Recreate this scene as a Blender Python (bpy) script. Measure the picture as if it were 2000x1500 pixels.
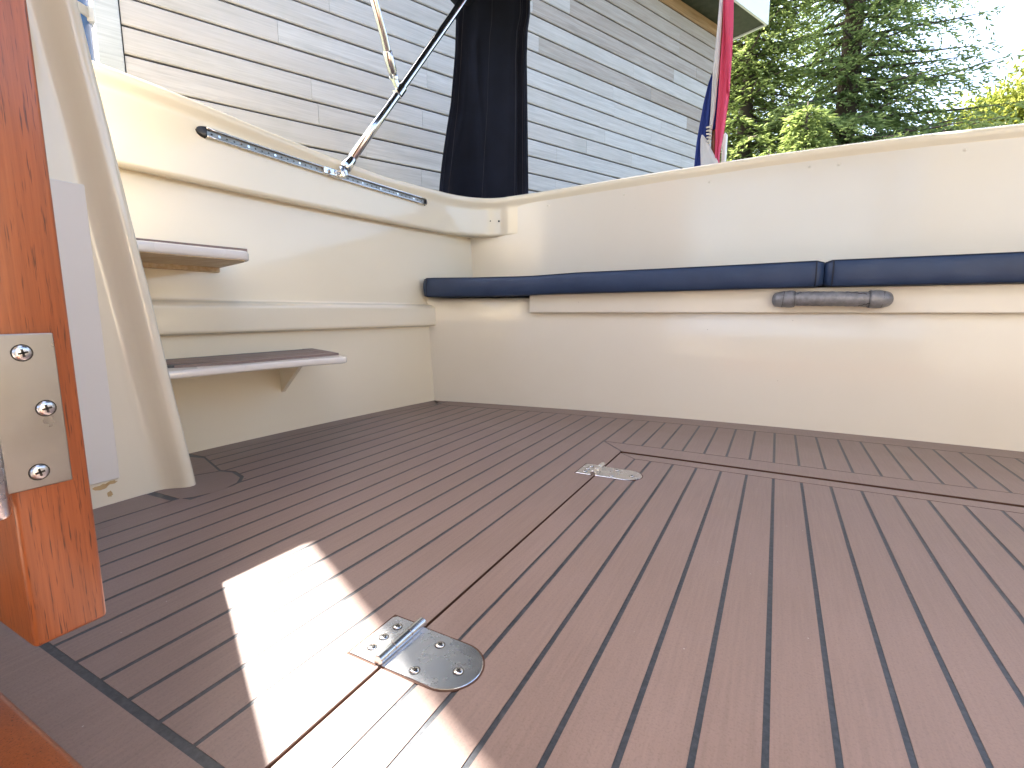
import bpy, bmesh, math, random
import numpy as np
from mathutils import Vector, Matrix

for o in list(bpy.data.objects):
    bpy.data.objects.remove(o, do_unlink=True)
SC = bpy.context.scene
COL = SC.collection
R = math.radians

# ------------------------------------------------------------------ camera
cam_d = bpy.data.cameras.new('camera')
cam = bpy.data.objects.new('camera', cam_d); COL.objects.link(cam)
cam_d.sensor_width = 36.0
cam_d.lens = 36.0 * 961.0 / 2000.0
cam_d.clip_start = 0.02
cam_d.clip_end = 3000
EYE = 0.36
cam.matrix_world = Matrix(((0.881635, -0.068985, 0.466862, 0.0),
                           (0.471931, 0.128874, -0.872165, 0.0),
                           (0.0, 0.989259, 0.146176, EYE),
                           (0, 0, 0, 1)))
SC.camera = cam

# ------------------------------------------------------------------ light
SUN_A, SUN_B = 0.765, 0.240            # metres travelled in x and -y for each metre of height
to_sun = Vector((-SUN_A, SUN_B, 1.0)).normalized()
elev = math.asin(to_sun.z)
world = bpy.data.worlds.new('World'); SC.world = world; world.use_nodes = True
wn = world.node_tree.nodes; wl = world.node_tree.links
sky = wn.new('ShaderNodeTexSky'); sky.sky_type = 'NISHITA'; sky.sun_disc = False
sky.sun_elevation = elev
sky.sun_rotation = math.atan2(to_sun.x, to_sun.y)
sky.air_density = 0.9; sky.dust_density = 5.0; sky.ozone_density = 0.6
wl.new(sky.outputs[0], wn['Background'].inputs[0])
wn['Background'].inputs[1].default_value = 0.15
sun_d = bpy.data.lights.new('sun', 'SUN'); sun_d.energy = 5.0; sun_d.angle = R(0.53); sun_d.color = (1.0, 0.95, 0.88)
sun = bpy.data.objects.new('sun', sun_d); COL.objects.link(sun)
sun.rotation_euler = to_sun.to_track_quat('Z', 'Y').to_euler(); sun.location = (-8, 3, 10)
SC.view_settings.view_transform = 'Standard'; SC.view_settings.look = 'None'
SC.view_settings.gamma = 1.0; SC.view_settings.use_curve_mapping = False
SC.view_settings.exposure = 2.72
SC.render.resolution_x = 1024; SC.render.resolution_y = 768

# ------------------------------------------------------------------ materials
def sset(b, name, v):
    if name in b.inputs: b.inputs[name].default_value = v
def mat(name, col, rough=.5, metal=0., coat=0., spec=.5, coat_rough=.05):
    m = bpy.data.materials.new(name); m.use_nodes = True
    b = m.node_tree.nodes['Principled BSDF']
    b.inputs['Base Color'].default_value = (*col, 1); b.inputs['Roughness'].default_value = rough
    b.inputs['Metallic'].default_value = metal
    sset(b, 'Coat Weight', coat); sset(b, 'Coat Roughness', coat_rough); sset(b, 'Specular IOR Level', spec)
    return m
class NT:
    """small helper for node graphs"""
    def __init__(s, m):
        s.m = m; s.t = m.node_tree; s.b = s.t.nodes['Principled BSDF']; s.out = s.t.nodes['Material Output']
    def n(s, typ, **kw):
        x = s.t.nodes.new('ShaderNode' + typ)
        for k, v in kw.items():
            if k in ('i',):
                for a, w in v.items(): x.inputs[a].default_value = w
            else: setattr(x, k, v)
        return x
    def l(s, a, b): s.t.links.new(a, b)
    def coord(s, scale=(1, 1, 1), kind='Object', rot=(0, 0, 0)):
        c = s.n('TexCoord'); mp = s.n('Mapping'); mp.inputs['Scale'].default_value = scale; mp.inputs['Rotation'].default_value = rot
        s.l(c.outputs[kind], mp.inputs[0]); return mp.outputs[0]
    def noise(s, vec, scale, detail=4, rough=.55, dist=0):
        x = s.n('TexNoise'); x.inputs['Scale'].default_value = scale; x.inputs['Detail'].default_value = detail
        x.inputs['Roughness'].default_value = rough; x.inputs['Distortion'].default_value = dist
        s.l(vec, x.inputs['Vector']); return x.outputs['Fac']
    def ramp(s, fac, stops):
        x = s.n('ValToRGB'); e = x.color_ramp.elements
        while len(e) < len(stops): e.new(.5)
        for k, (p, c) in enumerate(stops):
            e[k].position = p; e[k].color = (*c, 1) if len(c) == 3 else c
        s.l(fac, x.inputs[0]); return x.outputs[0]
    def mix(s, fac, a, b, mode='MIX'):
        x = s.n('MixRGB', blend_type=mode)
        for k, v in ((0, fac), (1, a), (2, b)):
            if isinstance(v, (int, float)): x.inputs[k].default_value = v
            elif isinstance(v, tuple): x.inputs[k].default_value = (*v, 1)
            else: s.l(v, x.inputs[k])
        return x.outputs[0]
    def math(s, op, a, b=0.):
        x = s.n('Math', operation=op)
        for k, v in ((0, a), (1, b)):
            if isinstance(v, (int, float)): x.inputs[k].default_value = v
            else: s.l(v, x.inputs[k])
        return x.outputs[0]
    def bump(s, h, strength, dist=.01):
        x = s.n('Bump'); x.inputs['Strength'].default_value = strength; x.inputs['Distance'].default_value = dist
        s.l(h, x.inputs['Height']); s.l(x.outputs[0], s.b.inputs['Normal']); return x
    def rand(s):
        return s.n('ObjectInfo').outputs['Random']

def m_gelcoat(name, col, rough=.16, specks=True):
    m = mat(name, col, rough, coat=.4, coat_rough=.07); g = NT(m); v = g.coord()
    n1 = g.noise(v, 2.3, 3); c = g.mix(g.ramp(n1, [(.35, (0, 0, 0)), (.7, (1, 1, 1))]), col, tuple(x * k for x, k in zip(col, (.97, .955, .93))))
    if specks:                                   # pinholes, chips and fly specks in the paint
        vo = g.n('TexVoronoi'); vo.inputs['Scale'].default_value = 13; g.l(v, vo.inputs['Vector'])
        d = g.math('LESS_THAN', vo.outputs['Distance'], .014)
        sel = g.math('GREATER_THAN', g.noise(v, 9.0, 1), .57)
        c = g.mix(g.math('MULTIPLY', g.math('MULTIPLY', d, sel), .75), c, (.16, .10, .05))
    g.l(c, g.b.inputs['Base Color'])
    hb = g.math('ADD', g.noise(v, 5.0, 2), g.math('MULTIPLY', g.noise(v, 70, 2), .035))
    g.bump(hb, .22, .004)
    g.l(g.ramp(g.noise(v, 4, 3), [(.3, (rough * .7,) * 3), (.75, (rough * 1.5,) * 3)]), g.b.inputs['Roughness'])
    return m
M = {}
M['cream'] = m_gelcoat('cream_gelcoat', (.82, .745, .585), .12)
M['cream_shaded'] = m_gelcoat('cream_gelcoat_shaded', (.765, .72, .625), .15)  # greyer copy of the same cream, standing in for dimmer light aft
M['white_board'] = mat('white_laminate', (.72, .70, .70), .4)
g = NT(M['white_board']); v = g.coord(); g.l(g.ramp(g.noise(v, 3), [(.3, (.72, .68, .62)), (.7, (.76, .72, .66))]), g.b.inputs['Base Color'])

def m_deck(name, base):
    m = mat(name, base, .5, spec=.45); g = NT(m)
    v = g.coord((1, 1, 1)); vs = g.coord((260, 9, 60))
    fine = g.noise(vs, 1.0, 3, .6); blot = g.noise(v, 5.5, 4, .6); grit = g.noise(v, 420, 2, .7)
    c = g.mix(g.ramp(fine, [(.25, (0, 0, 0)), (.75, (1, 1, 1))]), tuple(x * .89 for x in base), tuple(x * 1.10 for x in base))
    c = g.mix(g.math('MULTIPLY', g.ramp(blot, [(.42, (0, 0, 0)), (.75, (1, 1, 1))]), .6), c, (base[0] * 1.2, base[1] * 1.24, base[2] * 1.3))
    c = g.mix(g.math('MULTIPLY', g.ramp(grit, [(.3, (1, 1, 1)), (.5, (0, 0, 0))]), .35), c, tuple(x * .55 for x in base))
    vo = g.n('TexVoronoi'); vo.inputs['Scale'].default_value = 38; g.l(v, vo.inputs['Vector'])
    spot = g.math('MULTIPLY', g.math('LESS_THAN', vo.outputs['Distance'], .035), g.math('GREATER_THAN', g.noise(v, 14, 1), .54))
    c = g.mix(g.math('MULTIPLY', spot, .7), c, (.42, .40, .38))
    vo2 = g.n('TexVoronoi'); vo2.inputs['Scale'].default_value = 9; g.l(g.coord((1, 1, 1)), vo2.inputs['Vector'])
    spot2 = g.math('MULTIPLY', g.math('LESS_THAN', vo2.outputs['Distance'], .022), g.math('GREATER_THAN', g.noise(v, 5, 1), .53))
    c = g.mix(g.math('MULTIPLY', spot2, .7), c, (.03, .022, .02))
    r = g.rand(); c = g.mix(g.math('MULTIPLY', r, .10), c, tuple(x * .6 for x in base))
    g.l(c, g.b.inputs['Base Color'])
    g.l(g.ramp(blot, [(.35, (.40,) * 3), (.75, (.56,) * 3)]), g.b.inputs['Roughness'])
    g.bump(g.math('ADD', fine, g.math('MULTIPLY', grit, .7)), .28, .0008)
    return m
M['deck'] = m_deck('synthetic_teak', (.228, .160, .136))
M['caulk'] = mat('black_caulk', (.020, .024, .032), .42)
g = NT(M['caulk']); v = g.coord(); g.bump(g.noise(v, 500, 2), .2, .0006)
g.l(g.ramp(g.noise(v, 160, 3), [(.35, (.022, .027, .035)), (.72, (.050, .056, .068))]), g.b.inputs['Base Color'])
M['gap'] = mat('gap_wood_and_shade', (.07, .028, .014), .8)  # dark brown, also for painted shade in hatch gap and hinge recesses

def m_mahog(name, a, b):
    m = mat(name, a, .35, coat=.35, coat_rough=.15); g = NT(m)
    v = g.coord((9, 9, 1)); vg = g.coord((420, 420, 9)); vp = g.coord((900, 900, 42))
    w = g.noise(v, 2.0, 3, .5, .4); f = g.noise(vg, 1.0, 4, .65); p = g.noise(vp, 1., 2, .6)
    c = g.mix(g.ramp(w, [(.3, (0, 0, 0)), (.72, (1, 1, 1))]), a, b)
    c = g.mix(g.math('MULTIPLY', g.ramp(f, [(.40, (1, 1, 1)), (.62, (0, 0, 0))]), .30), c, tuple(x * .42 for x in a))
    c = g.mix(g.math('MULTIPLY', g.ramp(p, [(.30, (1, 1, 1)), (.42, (0, 0, 0))]), .75), c, (.03, .010, .006))
    g.l(c, g.b.inputs['Base Color']); g.bump(p, .15, .0006)
    return m
M['mahogany'] = m_mahog('varnished_mahogany', (.31, .078, .021), (.39, .108, .030))
def m_steel(name, col, rough, wear=.3):
    m = mat(name, col, rough, metal=1.0); g = NT(m); v = g.coord(); vs = g.coord((40, 600, 40))
    n = g.noise(v, 30, 4, .6)
    g.l(g.ramp(n, [(.3, (rough * .7,) * 3), (.75, (min(1, rough * (1 + 2 * wear)),) * 3)]), g.b.inputs['Roughness'])
    g.l(g.mix(g.ramp(g.noise(v, 18, 5), [(.35, (0, 0, 0)), (.8, (1, 1, 1))]), col, tuple(x * (1 - wear) for x in col)), g.b.inputs['Base Color'])
    g.bump(g.noise(vs, 1, 2), .05, .0004)
    return m
M['steel'] = m_steel('polished_stainless', (.76, .76, .75), .16, .10)
M['steel_satin'] = m_steel('satin_stainless', (.70, .71, .72), .24, .12)
M['steel_dark'] = m_steel('dark_stainless', (.34, .33, .31), .38, .3)  # darker, rougher steel for the track base
M['steel_worn'] = m_steel('worn_stainless', (.66, .67, .69), .30, .05)
M['steel_old'] = m_steel('tarnished_steel', (.36, .355, .35), .33, .12)
M['slot'] = mat('screw_slot', (.03, .025, .02), .7)
M['black_plastic'] = mat('black_plastic', (.015, .015, .017), .35)
M['vinyl'] = mat('navy_vinyl', (.018, .038, .092), .5, spec=.5)
g = NT(M['vinyl']); v = g.coord(); g.bump(g.math('ADD', g.noise(v, 300, 2), g.math('MULTIPLY', g.noise(v, 9, 3), 6.)), .18, .0012)
g.l(g.ramp(g.noise(v, 12, 4), [(.3, (.015, .034, .086)), (.75, (.025, .050, .115))]), g.b.inputs['Base Color'])
M['vinyl_seam'] = mat('navy_piping', (.008, .012, .026), .5)
def m_canvas():
    m = mat('navy_canvas', (.006, .008, .018), .85, spec=.2); g = NT(m); v = g.coord()
    g.l(g.ramp(g.noise(v, 6, 4), [(.3, (.005, .0065, .014)), (.75, (.009, .012, .026))]), g.b.inputs['Base Color'])
    sset(g.b, 'Sheen Weight', .08)
    g.bump(g.noise(v, 700, 2), .3, .0006); return m
M['canvas'] = m_canvas()
M['stitch'] = mat('pale_stitching', (.05, .045, .055), .8)
def m_grain_wood(name, lo, mid, hi, brown):
    m = mat(name, mid, .75, spec=.25); g = NT(m)
    c0 = g.n('TexCoord'); add = g.n('VectorMath', operation='ADD'); r = g.rand()
    cmb = g.n('CombineXYZ'); 
    for k in range(3): g.l(g.math('MULTIPLY', r, 37.0 + 11 * k), cmb.inputs[k])
    g.l(c0.outputs['Object'], add.inputs[0]); g.l(cmb.outputs[0], add.inputs[1])
    mp = g.n('Mapping'); mp.inputs['Scale'].default_value = (1.6, 1.6, 26); g.l(add.outputs[0], mp.inputs[0])
    mp2 = g.n('Mapping'); mp2.inputs['Scale'].default_value = (5, 5, 150); g.l(add.outputs[0], mp2.inputs[0])
    st = g.noise(mp.outputs[0], 1.5, 5, .6, .6); fn = g.noise(mp2.outputs[0], 1.2, 3, .6)
    c = g.ramp(st, [(.28, lo), (.5, mid), (.75, hi)])
    c = g.mix(g.math('MULTIPLY', g.ramp(fn, [(.35, (1, 1, 1)), (.58, (0, 0, 0))]), .28), c, tuple(x * .55 for x in lo))
    c = g.mix(g.math('MULTIPLY', r, .38), c, brown)
    bl = g.noise(add.outputs[0], 1.6, 4, .65)
    c = g.mix(g.math('MULTIPLY', g.ramp(bl, [(.52, (0, 0, 0)), (.78, (1, 1, 1))]), .35), c, (.30, .29, .22))
    vo = g.n('TexVoronoi'); vo.inputs['Scale'].default_value = 3.1; g.l(add.outputs[0], vo.inputs['Vector'])
    c = g.mix(g.math('MULTIPLY', g.math('LESS_THAN', vo.outputs['Distance'], .03), .8), c, (.06, .04, .03))
    g.l(c, g.b.inputs['Base Color']); g.bump(g.math('ADD', st, fn), .35, .002)
    return m
M['cladding'] = m_grain_wood('silvered_cladding', (.43, .405, .37), (.52, .495, .46), (.59, .57, .535), (.44, .39, .34))
M['cladding_brown'] = m_grain_wood('unweathered_cladding', (.26, .15, .075), (.36, .22, .11), (.42, .28, .16), (.30, .22, .15))
M['cladding_mid'] = m_grain_wood('half_weathered_cladding', (.31, .265, .225), (.40, .35, .305), (.47, .425, .38), (.32, .25, .19))
M['batten'] = mat('dark_backing', (.035, .026, .018), .9)
M['corner_board'] = m_grain_wood('weathered_corner_board', (.40, .42, .43), (.47, .49, .49), (.53, .55, .55), (.38, .41, .37))
M['soffit'] = mat('dark_green_soffit', (.035, .045, .028), .6)
g = NT(M['soffit']); v = g.coord(); g.l(g.ramp(g.noise(v, 14, 5, .7), [(.35, (.025, .034, .02)), (.8, (.07, .075, .05))]), g.b.inputs['Base Color'])
M['fascia'] = mat('white_fascia_paint', (.78, .80, .76), .5)
M['roof'] = mat('roof_felt', (.06, .06, .06), .9)
M['render'] = mat('house_side', (.4, .38, .36), .9)
M['blue'] = mat('blue_painted_steel', (.03, .13, .36), .25, coat=.5)
g = NT(M['blue']); v = g.coord((1, 1, .25)); g.l(g.ramp(g.noise(v, 9, 4), [(.3, (.025, .11, .31)), (.75, (.045, .17, .43))]), g.b.inputs['Base Color'])
M['galv'] = mat('galvanised_band', (.55, .54, .50), .5, metal=.4)
M['tape'] = mat('grey_duct_tape', (.24, .24, .25), .42, metal=.25)
g = NT(M['tape']); v = g.coord(); g.bump(g.math('ADD', g.noise(v, 90, 3, .6, 1.2), g.math('MULTIPLY', g.noise(v, 400, 2), .3)), .6, .002)
g.l(g.ramp(g.noise(v, 60, 4, .65), [(.3, (.17, .17, .18)), (.7, (.30, .30, .315))]), g.b.inputs['Base Color'])
M['tape_edge'] = mat('frayed_tape_edge', (.03, .03, .035), .8)
def m_cloth(name, col):
    m = mat(name, col, .8, spec=.2); g = NT(m)
    tr = g.n('BsdfTranslucent'); tr.inputs[0].default_value = (*col, 1); mx = g.n('MixShader'); mx.inputs[0].default_value = .35
    g.l(g.b.outputs[0], mx.inputs[1]); g.l(tr.outputs[0], mx.inputs[2]); g.l(mx.outputs[0], g.out.inputs[0])
    g.bump(g.noise(g.coord(), 900, 2), .2, .0005); return m
M['flag_red'] = m_cloth('flag_red_cloth', (.82, .14, .27))
M['flag_white'] = m_cloth('flag_white_cloth', (.80, .82, .86))
M['flag_blue'] = m_cloth('flag_blue_cloth', (.05, .085, .34))
M['staff'] = mat('varnished_staff', (.32, .12, .04), .25, coat=.6)
M['rope'] = mat('white_cord', (.6, .58, .54), .9)
M['ply'] = mat('bare_step_underside', (.55, .40, .22), .6)
g = NT(M['ply']); g.l(g.ramp(g.noise(g.coord((3, 30, 30)), 3, 4), [(.3, (.50, .34, .17)), (.7, (.66, .54, .36))]), g.b.inputs['Base Color'])
M['edge_white'] = m_gelcoat('white_step_paint', (.79, .745, .68), .25)
M['rust'] = mat('rust_stain', (.52, .36, .17), .6)
M['bark'] = mat('bark', (.075, .055, .04), .95)
g = NT(M['bark']); g.bump(g.noise(g.coord((1, 1, .2)), 16, 4), .8, .03)
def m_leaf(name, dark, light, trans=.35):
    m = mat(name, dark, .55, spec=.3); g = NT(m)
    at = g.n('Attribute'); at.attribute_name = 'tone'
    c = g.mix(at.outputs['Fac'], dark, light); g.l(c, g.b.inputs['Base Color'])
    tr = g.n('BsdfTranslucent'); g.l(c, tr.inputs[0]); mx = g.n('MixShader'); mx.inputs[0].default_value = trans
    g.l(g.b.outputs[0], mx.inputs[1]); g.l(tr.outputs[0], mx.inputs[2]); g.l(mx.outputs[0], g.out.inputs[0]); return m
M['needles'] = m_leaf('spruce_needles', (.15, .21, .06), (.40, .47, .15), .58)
M['needles_blue'] = m_leaf('dark_spruce_needles', (.13, .20, .07), (.40, .48, .17), .58)
M['leaves'] = m_leaf('pale_leaves', (.16, .20, .03), (.36, .38, .08), .5)
M['grass'] = mat('grass', (.06, .07, .04), .95)
g = NT(M['grass']); g.l(g.ramp(g.noise(g.coord(), .8, 6), [(.3, (.05, .06, .035)), (.7, (.10, .105, .065))]), g.b.inputs['Base Color'])
M['water'] = mat('canal_water', (.02, .03, .022), .05)
g = NT(M['water']); g.bump(g.noise(g.coord(), 3.5, 3), .25, .03)
M['cabin_in'] = mat('cabin_lining', (.55, .46, .36), .5)

# ------------------------------------------------------------------ mesh helpers
ORG = {}
def obj(name, V, F, m, parent=None, smooth=False, bevel=0, seg=2, autos=None):
    off = np.array(ORG.get(parent.name, (0, 0, 0))) if parent else np.zeros(3)
    if not isinstance(V, np.ndarray): V = np.array([tuple(v) for v in V], float)
    me = bpy.data.meshes.new(name); me.from_pydata((V - off).tolist(), [], [tuple(f) for f in F]); me.update()
    if bevel:
        bm = bmesh.new(); bm.from_mesh(me); bmesh.ops.remove_doubles(bm, verts=bm.verts, dist=1e-6)
        bmesh.ops.recalc_face_normals(bm, faces=bm.faces)
        ed = [e for e in bm.edges if len(e.link_faces) == 2 and e.calc_face_angle(0) > .5]
        bmesh.ops.bevel(bm, geom=ed, offset=bevel, segments=seg, affect='EDGES', profile=.5, clamp_overlap=True)
        bm.to_mesh(me); bm.free()
    if smooth:
        for p in me.polygons: p.use_smooth = True
        if autos is not None:
            try: me.set_sharp_from_angle(angle=R(autos))
            except Exception: pass
    me.materials.append(M[m] if isinstance(m, str) else m)
    o = bpy.data.objects.new(name, me); COL.objects.link(o)
    if parent: 
        o.parent = parent; ORG[o.name] = tuple(off)
    return o
def thing(name, loc, label, cat, group=None):
    e = bpy.data.objects.new(name, None); COL.objects.link(e); e.location = loc; e.empty_display_size = .05
    ORG[e.name] = tuple(loc); e['label'] = label; e['category'] = cat
    if group: e['group'] = group
    return e
def tag(o, label, cat, group=None):
    o['label'] = label; o['category'] = cat
    if group: o['group'] = group
    return o
def struct(o, label=None):
    o['kind'] = 'structure'
    if label: o['label'] = label
    return o
def box_vf(x0, x1, y0, y1, z0, z1):
    V = [(x, y, z) for z in (z0, z1) for y in (y0, y1) for x in (x0, x1)]
    F = [(0, 2, 3, 1), (4, 5, 7, 6), (0, 1, 5, 4), (2, 6, 7, 3), (0, 4, 6, 2), (1, 3, 7, 5)]
    return V, F
def frame_box(c, ax, ay, az, hx, hy, hz):
    c, ax, ay, az = (Vector(q) for q in (c, ax, ay, az))
    V = [c + ax * (sx * hx) + ay * (sy * hy) + az * (sz * hz) for sz in (-1, 1) for sy in (-1, 1) for sx in (-1, 1)]
    return V, box_vf(0, 1, 0, 1, 0, 1)[1]
def prism_vf(poly, z0, z1):
    n = len(poly); V = [(x, y, z0) for x, y in poly] + [(x, y, z1) for x, y in poly]
    F = [tuple(range(n - 1, -1, -1)), tuple(range(n, 2 * n))] + [(i, (i + 1) % n, n + (i + 1) % n, n + i) for i in range(n)]
    return V, F
def tube_vf(path, rad, n=16, caps=True):
    path = [Vector(p) for p in path]; k = len(path)
    rads = rad if isinstance(rad, (list, tuple)) else [rad] * k
    V = []; F = []
    up = Vector((0, 0, 1)); prev = None
    for i, p in enumerate(path):
        t = (path[min(i + 1, k - 1)] - path[max(i - 1, 0)]).normalized()
        if prev is None:
            a = up if abs(t.dot(up)) < .95 else Vector((1, 0, 0))
            x = t.cross(a).normalized()
        else:
            x = (prev - t * prev.dot(t)).normalized()
        prev = x; y = t.cross(x)
        for j in range(n):
            a = 2 * math.pi * j / n
            V.append(p + (x * math.cos(a) + y * math.sin(a)) * rads[i])
    for i in range(k - 1):
        for j in range(n):
            F.append((i * n + j, i * n + (j + 1) % n, (i + 1) * n + (j + 1) % n, (i + 1) * n + j))
    if caps: F += [tuple(range(n - 1, -1, -1)), tuple(range((k - 1) * n, k * n))]
    return V, F
def grid_vf(rows, closed=False):
    n = len(rows[0]); V = [p for r in rows for p in r]; F = []
    for i in range(len(rows) - 1):
        for j in range(n - (0 if closed else 1)):
            j2 = (j + 1) % n
            F.append((i * n + j, i * n + j2, (i + 1) * n + j2, (i + 1) * n + j))
    return V, F
def join(*parts):
    V = []; F = []
    for v, f in parts:
        b = len(V); V += [tuple(p) for p in v]; F += [tuple(i + b for i in q) for q in f]
    return V, F
def interp(x, xs, ys): return float(np.interp(x, xs, ys))

# ------------------------------------------------------------------ the boat's plan curves
CX = 0.15                                           # centreline of the boat
def side0(y): return 0.058348 * y * y - 0.032908 * y - 1.309166
def side(y, z, off=0.): return (side0(y) - .05 * z + off, y, z)
def yf(x): return 1.727 - .071 * (x - CX) ** 2      # seat front
SD = .265
def yb(x): return yf(x) + SD                        # transom face
RIMY = [-.4, .2, .577, .69, .80, .932, 1.176, 1.379, 1.654]
RIMZ = [.905, .892, .882, .878, .871, .859, .838, .826, .827]
TRX = [-1.05, -.885, -.697, -.407, -.068, .15]
TRZ = [.835, .846, .860, .878, .892, .894]
def rim_t(x): return interp(CX - abs(x - CX), TRX, TRZ)

# ================================================================== SETTING
# ground and water
gs = 900.0
struct(obj('ground', *join(([(-gs, -gs, -.62), (gs, -gs, -.62), (gs, gs, -.62), (-gs, gs, -.62)], [(0, 1, 2, 3)])), 'grass'))
struct(obj('water', [(-1.9, -25, -.58), (7, -25, -.58), (7, 4.6, -.58), (-1.9, 4.6, -.58)], [(0, 1, 2, 3)], 'water'))

# ------------------------------------------------------------------ deck: caulk bed + single planks
deck = thing('cockpit_deck', (CX, .9, 0), 'brown synthetic teak deck with black seams on the cockpit floor', 'deck')
deck['kind'] = 'structure'; del deck['category']
TK, BED, BOT = 0.0, -.0005, -.012
GAPX, GAPY = -.3335, 1.2262                         # hatch gap lines
GW = .0026
def ytm(x): return 1.6335 - .040 * (x - CX) ** 2 - .028 * max(0, -x - .5)     # seam along the transom margin
def ytm(x): return yf(x) - .092 + .012 * (abs(x - CX) / 1.36) ** 2
def hm(y): return side0(y) + .062                   # seam along the hull margin
Y0 = .195
# caulk bed in pieces (hole under the hatch)
bed = [[(-1.33, .05), (GAPX - GW - .003, .05), (GAPX - GW - .003, 1.75), (-1.33, 1.75)],
       [(GAPX - GW - .003, GAPY + GW + .003), (1.7, GAPY + GW + .003), (1.7, 1.75), (GAPX - GW - .003, 1.75)],
       [(2 * CX - GAPX + GW + .003, .05), (1.7, .05), (1.7, GAPY + GW + .003), (2 * CX - GAPX + GW + .003, GAPY + GW + .003)],
       [(GAPX - GW - .003, .05), (2 * CX - GAPX + GW + .003, .05), (2 * CX - GAPX + GW + .003, .197), (GAPX - GW - .003, .197)]]
obj('caulk_bed', *join(*[prism_vf(p, -.03, BED) for p in bed]), 'caulk', deck)
obj('hatch_recess', *prism_vf([(GAPX - .03, .15), (2 * CX - GAPX + .03, .15), (2 * CX - GAPX + .03, 1.26), (GAPX - .03, 1.26)], -.06, -.028), 'gap', deck)
def plank(poly, parent, name='plank', t=TK, m='deck'):
    # counter-clockwise
    a = sum(poly[i][0] * poly[(i + 1) % len(poly)][1] - poly[(i + 1) % len(poly)][0] * poly[i][1] for i in range(len(poly)))
    if a < 0: poly = poly[::-1]
    return obj(name, *prism_vf(poly, -.024 if name in ('king_plank', 'border_plank') else BOT, t), m, parent)
PITCH, CW = .0527, .0029                            # seam spacing, half seam width
SEAM0 = -.4058
def hm_y(x):                                        # y where hull margin seam reaches x
    ys = np.linspace(.3, 1.9, 400); xs = np.array([hm(q) for q in ys])
    return float(np.interp(x, xs, ys, left=.0, right=9))
# pad round the foot of the cabin side, and the plain corner piece behind it
PADX = [-1.0968, -1.062, -1.0127, -.985, -.9718]
PADY = [.6400, .6500, .6370, .612, .575]
def y_start(x):
    if x > -.9718: return Y0
    if x > -1.0968: return interp(x, PADX, PADY) + .004
    return interp(x, [-1.2313, -1.0968], [.6850, .6420])
k = 0
x1 = SEAM0 - CW
while x1 > -1.235:
    x0 = x1 - PITCH + 2 * CW
    lo = []; hi = []
    nx = 9
    xs = [x0 + (x1 - x0) * i / (nx - 1) for i in range(nx)]
    xs = [x for x in xs if min(ytm(x), hm_y(x) - .002) - y_start(x) > .01]
    if len(xs) >= 2:
        lo = [(x, y_start(x)) for x in xs]; hi = [(x, min(ytm(x) - .0015, hm_y(x) - .002)) for x in xs]
        if xs[0] > -.97 or xs[0] < -1.1 or True:
            plank(lo + hi[::-1], deck)
    x1 = x0 - 2 * CW
# the same planks forward of the pad
for x0, x1, ya in ((-1.09, -1.0045, .490), (-.9995, -.9740, .511)):
    plank([(x0, Y0), (x1, Y0), (x1, ya - .004), (x0, ya - .008)], deck)
plank([(-1.0, .4995), (-.986, .516), (-.9765, .548), (-.9770, .577), (-.9885, .608), (-1.0145, .632), (-1.062, .6450), (-1.0945, .6365), (-1.13, .56), (-1.11, .4965)], deck, 'deck_pad')
plank([(-1.0985, .6370), (-1.2295, .6795), (-1.31, .66), (-1.31, .45), (-1.134, .45), (-1.134, .56)], deck, 'corner_plank')
# hull margin plank
ys = np.linspace(.686, 1.60, 16)
plank([(side0(y) - .01, y) for y in ys] + [(hm(y) - .003, y) for y in ys[::-1]], deck, 'margin_plank')
# transom margin plank
xs = np.linspace(-1.148, 1.45, 30)
plank([(x, ytm(x) + .0022) for x in xs] + [(x, yf(x) + .01) for x in xs[::-1]], deck, 'margin_plank')
plank([(-1.156, 1.537), (-1.152, 1.548), (-1.23, 1.62), (-1.235, 1.605)], deck, 'margin_plank')
# king planks round the hatch
AFT = 1.3037; XO = SEAM0 + .0018; XR = 2 * CX - GAPX
plank([(XO, Y0), (GAPX - GW, Y0), (GAPX - GW, GAPY - .001), (XO, AFT - .0045)], deck, 'king_plank')
plank([(XO + .003, AFT - .0014), (GAPX - GW + .003, GAPY + GW), (XR + GW - .003, GAPY + GW), (2 * CX - XO - .003, AFT - .0014)], deck, 'king_plank')
obj('gap_shade', *box_vf(GAPX - GW, GAPX - GW + .0008, .2, GAPY + GW, -.028, -.0006), 'gap', deck)  # dark strip paints the shade inside the hatch gap
obj('gap_shade', *box_vf(GAPX - GW + .001, XR + GW, GAPY + GW - .0012, GAPY + GW, -.028, -.0004), 'gap', deck)  # painted shade along the far side of the gap
plank([(2 * CX - XO, Y0), (XR + GW, Y0), (XR + GW, GAPY - .001), (2 * CX - XO, AFT - .0045)], deck, 'king_plank')
# planks between hatch and transom, and right of the hatch
x0 = SEAM0 + CW
first = True
while x0 < 1.45:
    x1 = x0 + PITCH - 2 * CW
    yA = AFT + .0014 if x0 < 2 * CX - SEAM0 - .01 else Y0
    q = [x0 + (x1 - x0) * i / 4 for i in range(5)]
    plank([(x0, yA), (x1, yA)] + [(x, ytm(x) - .0015) for x in q[::-1]], deck)
    x0 = x1 + 2 * CW
# forward plank at the threshold
plank([(-1.08, .03), (1.45, .03), (1.45, .1868), (-1.08, .1868)], deck, 'threshold_plank')

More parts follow.
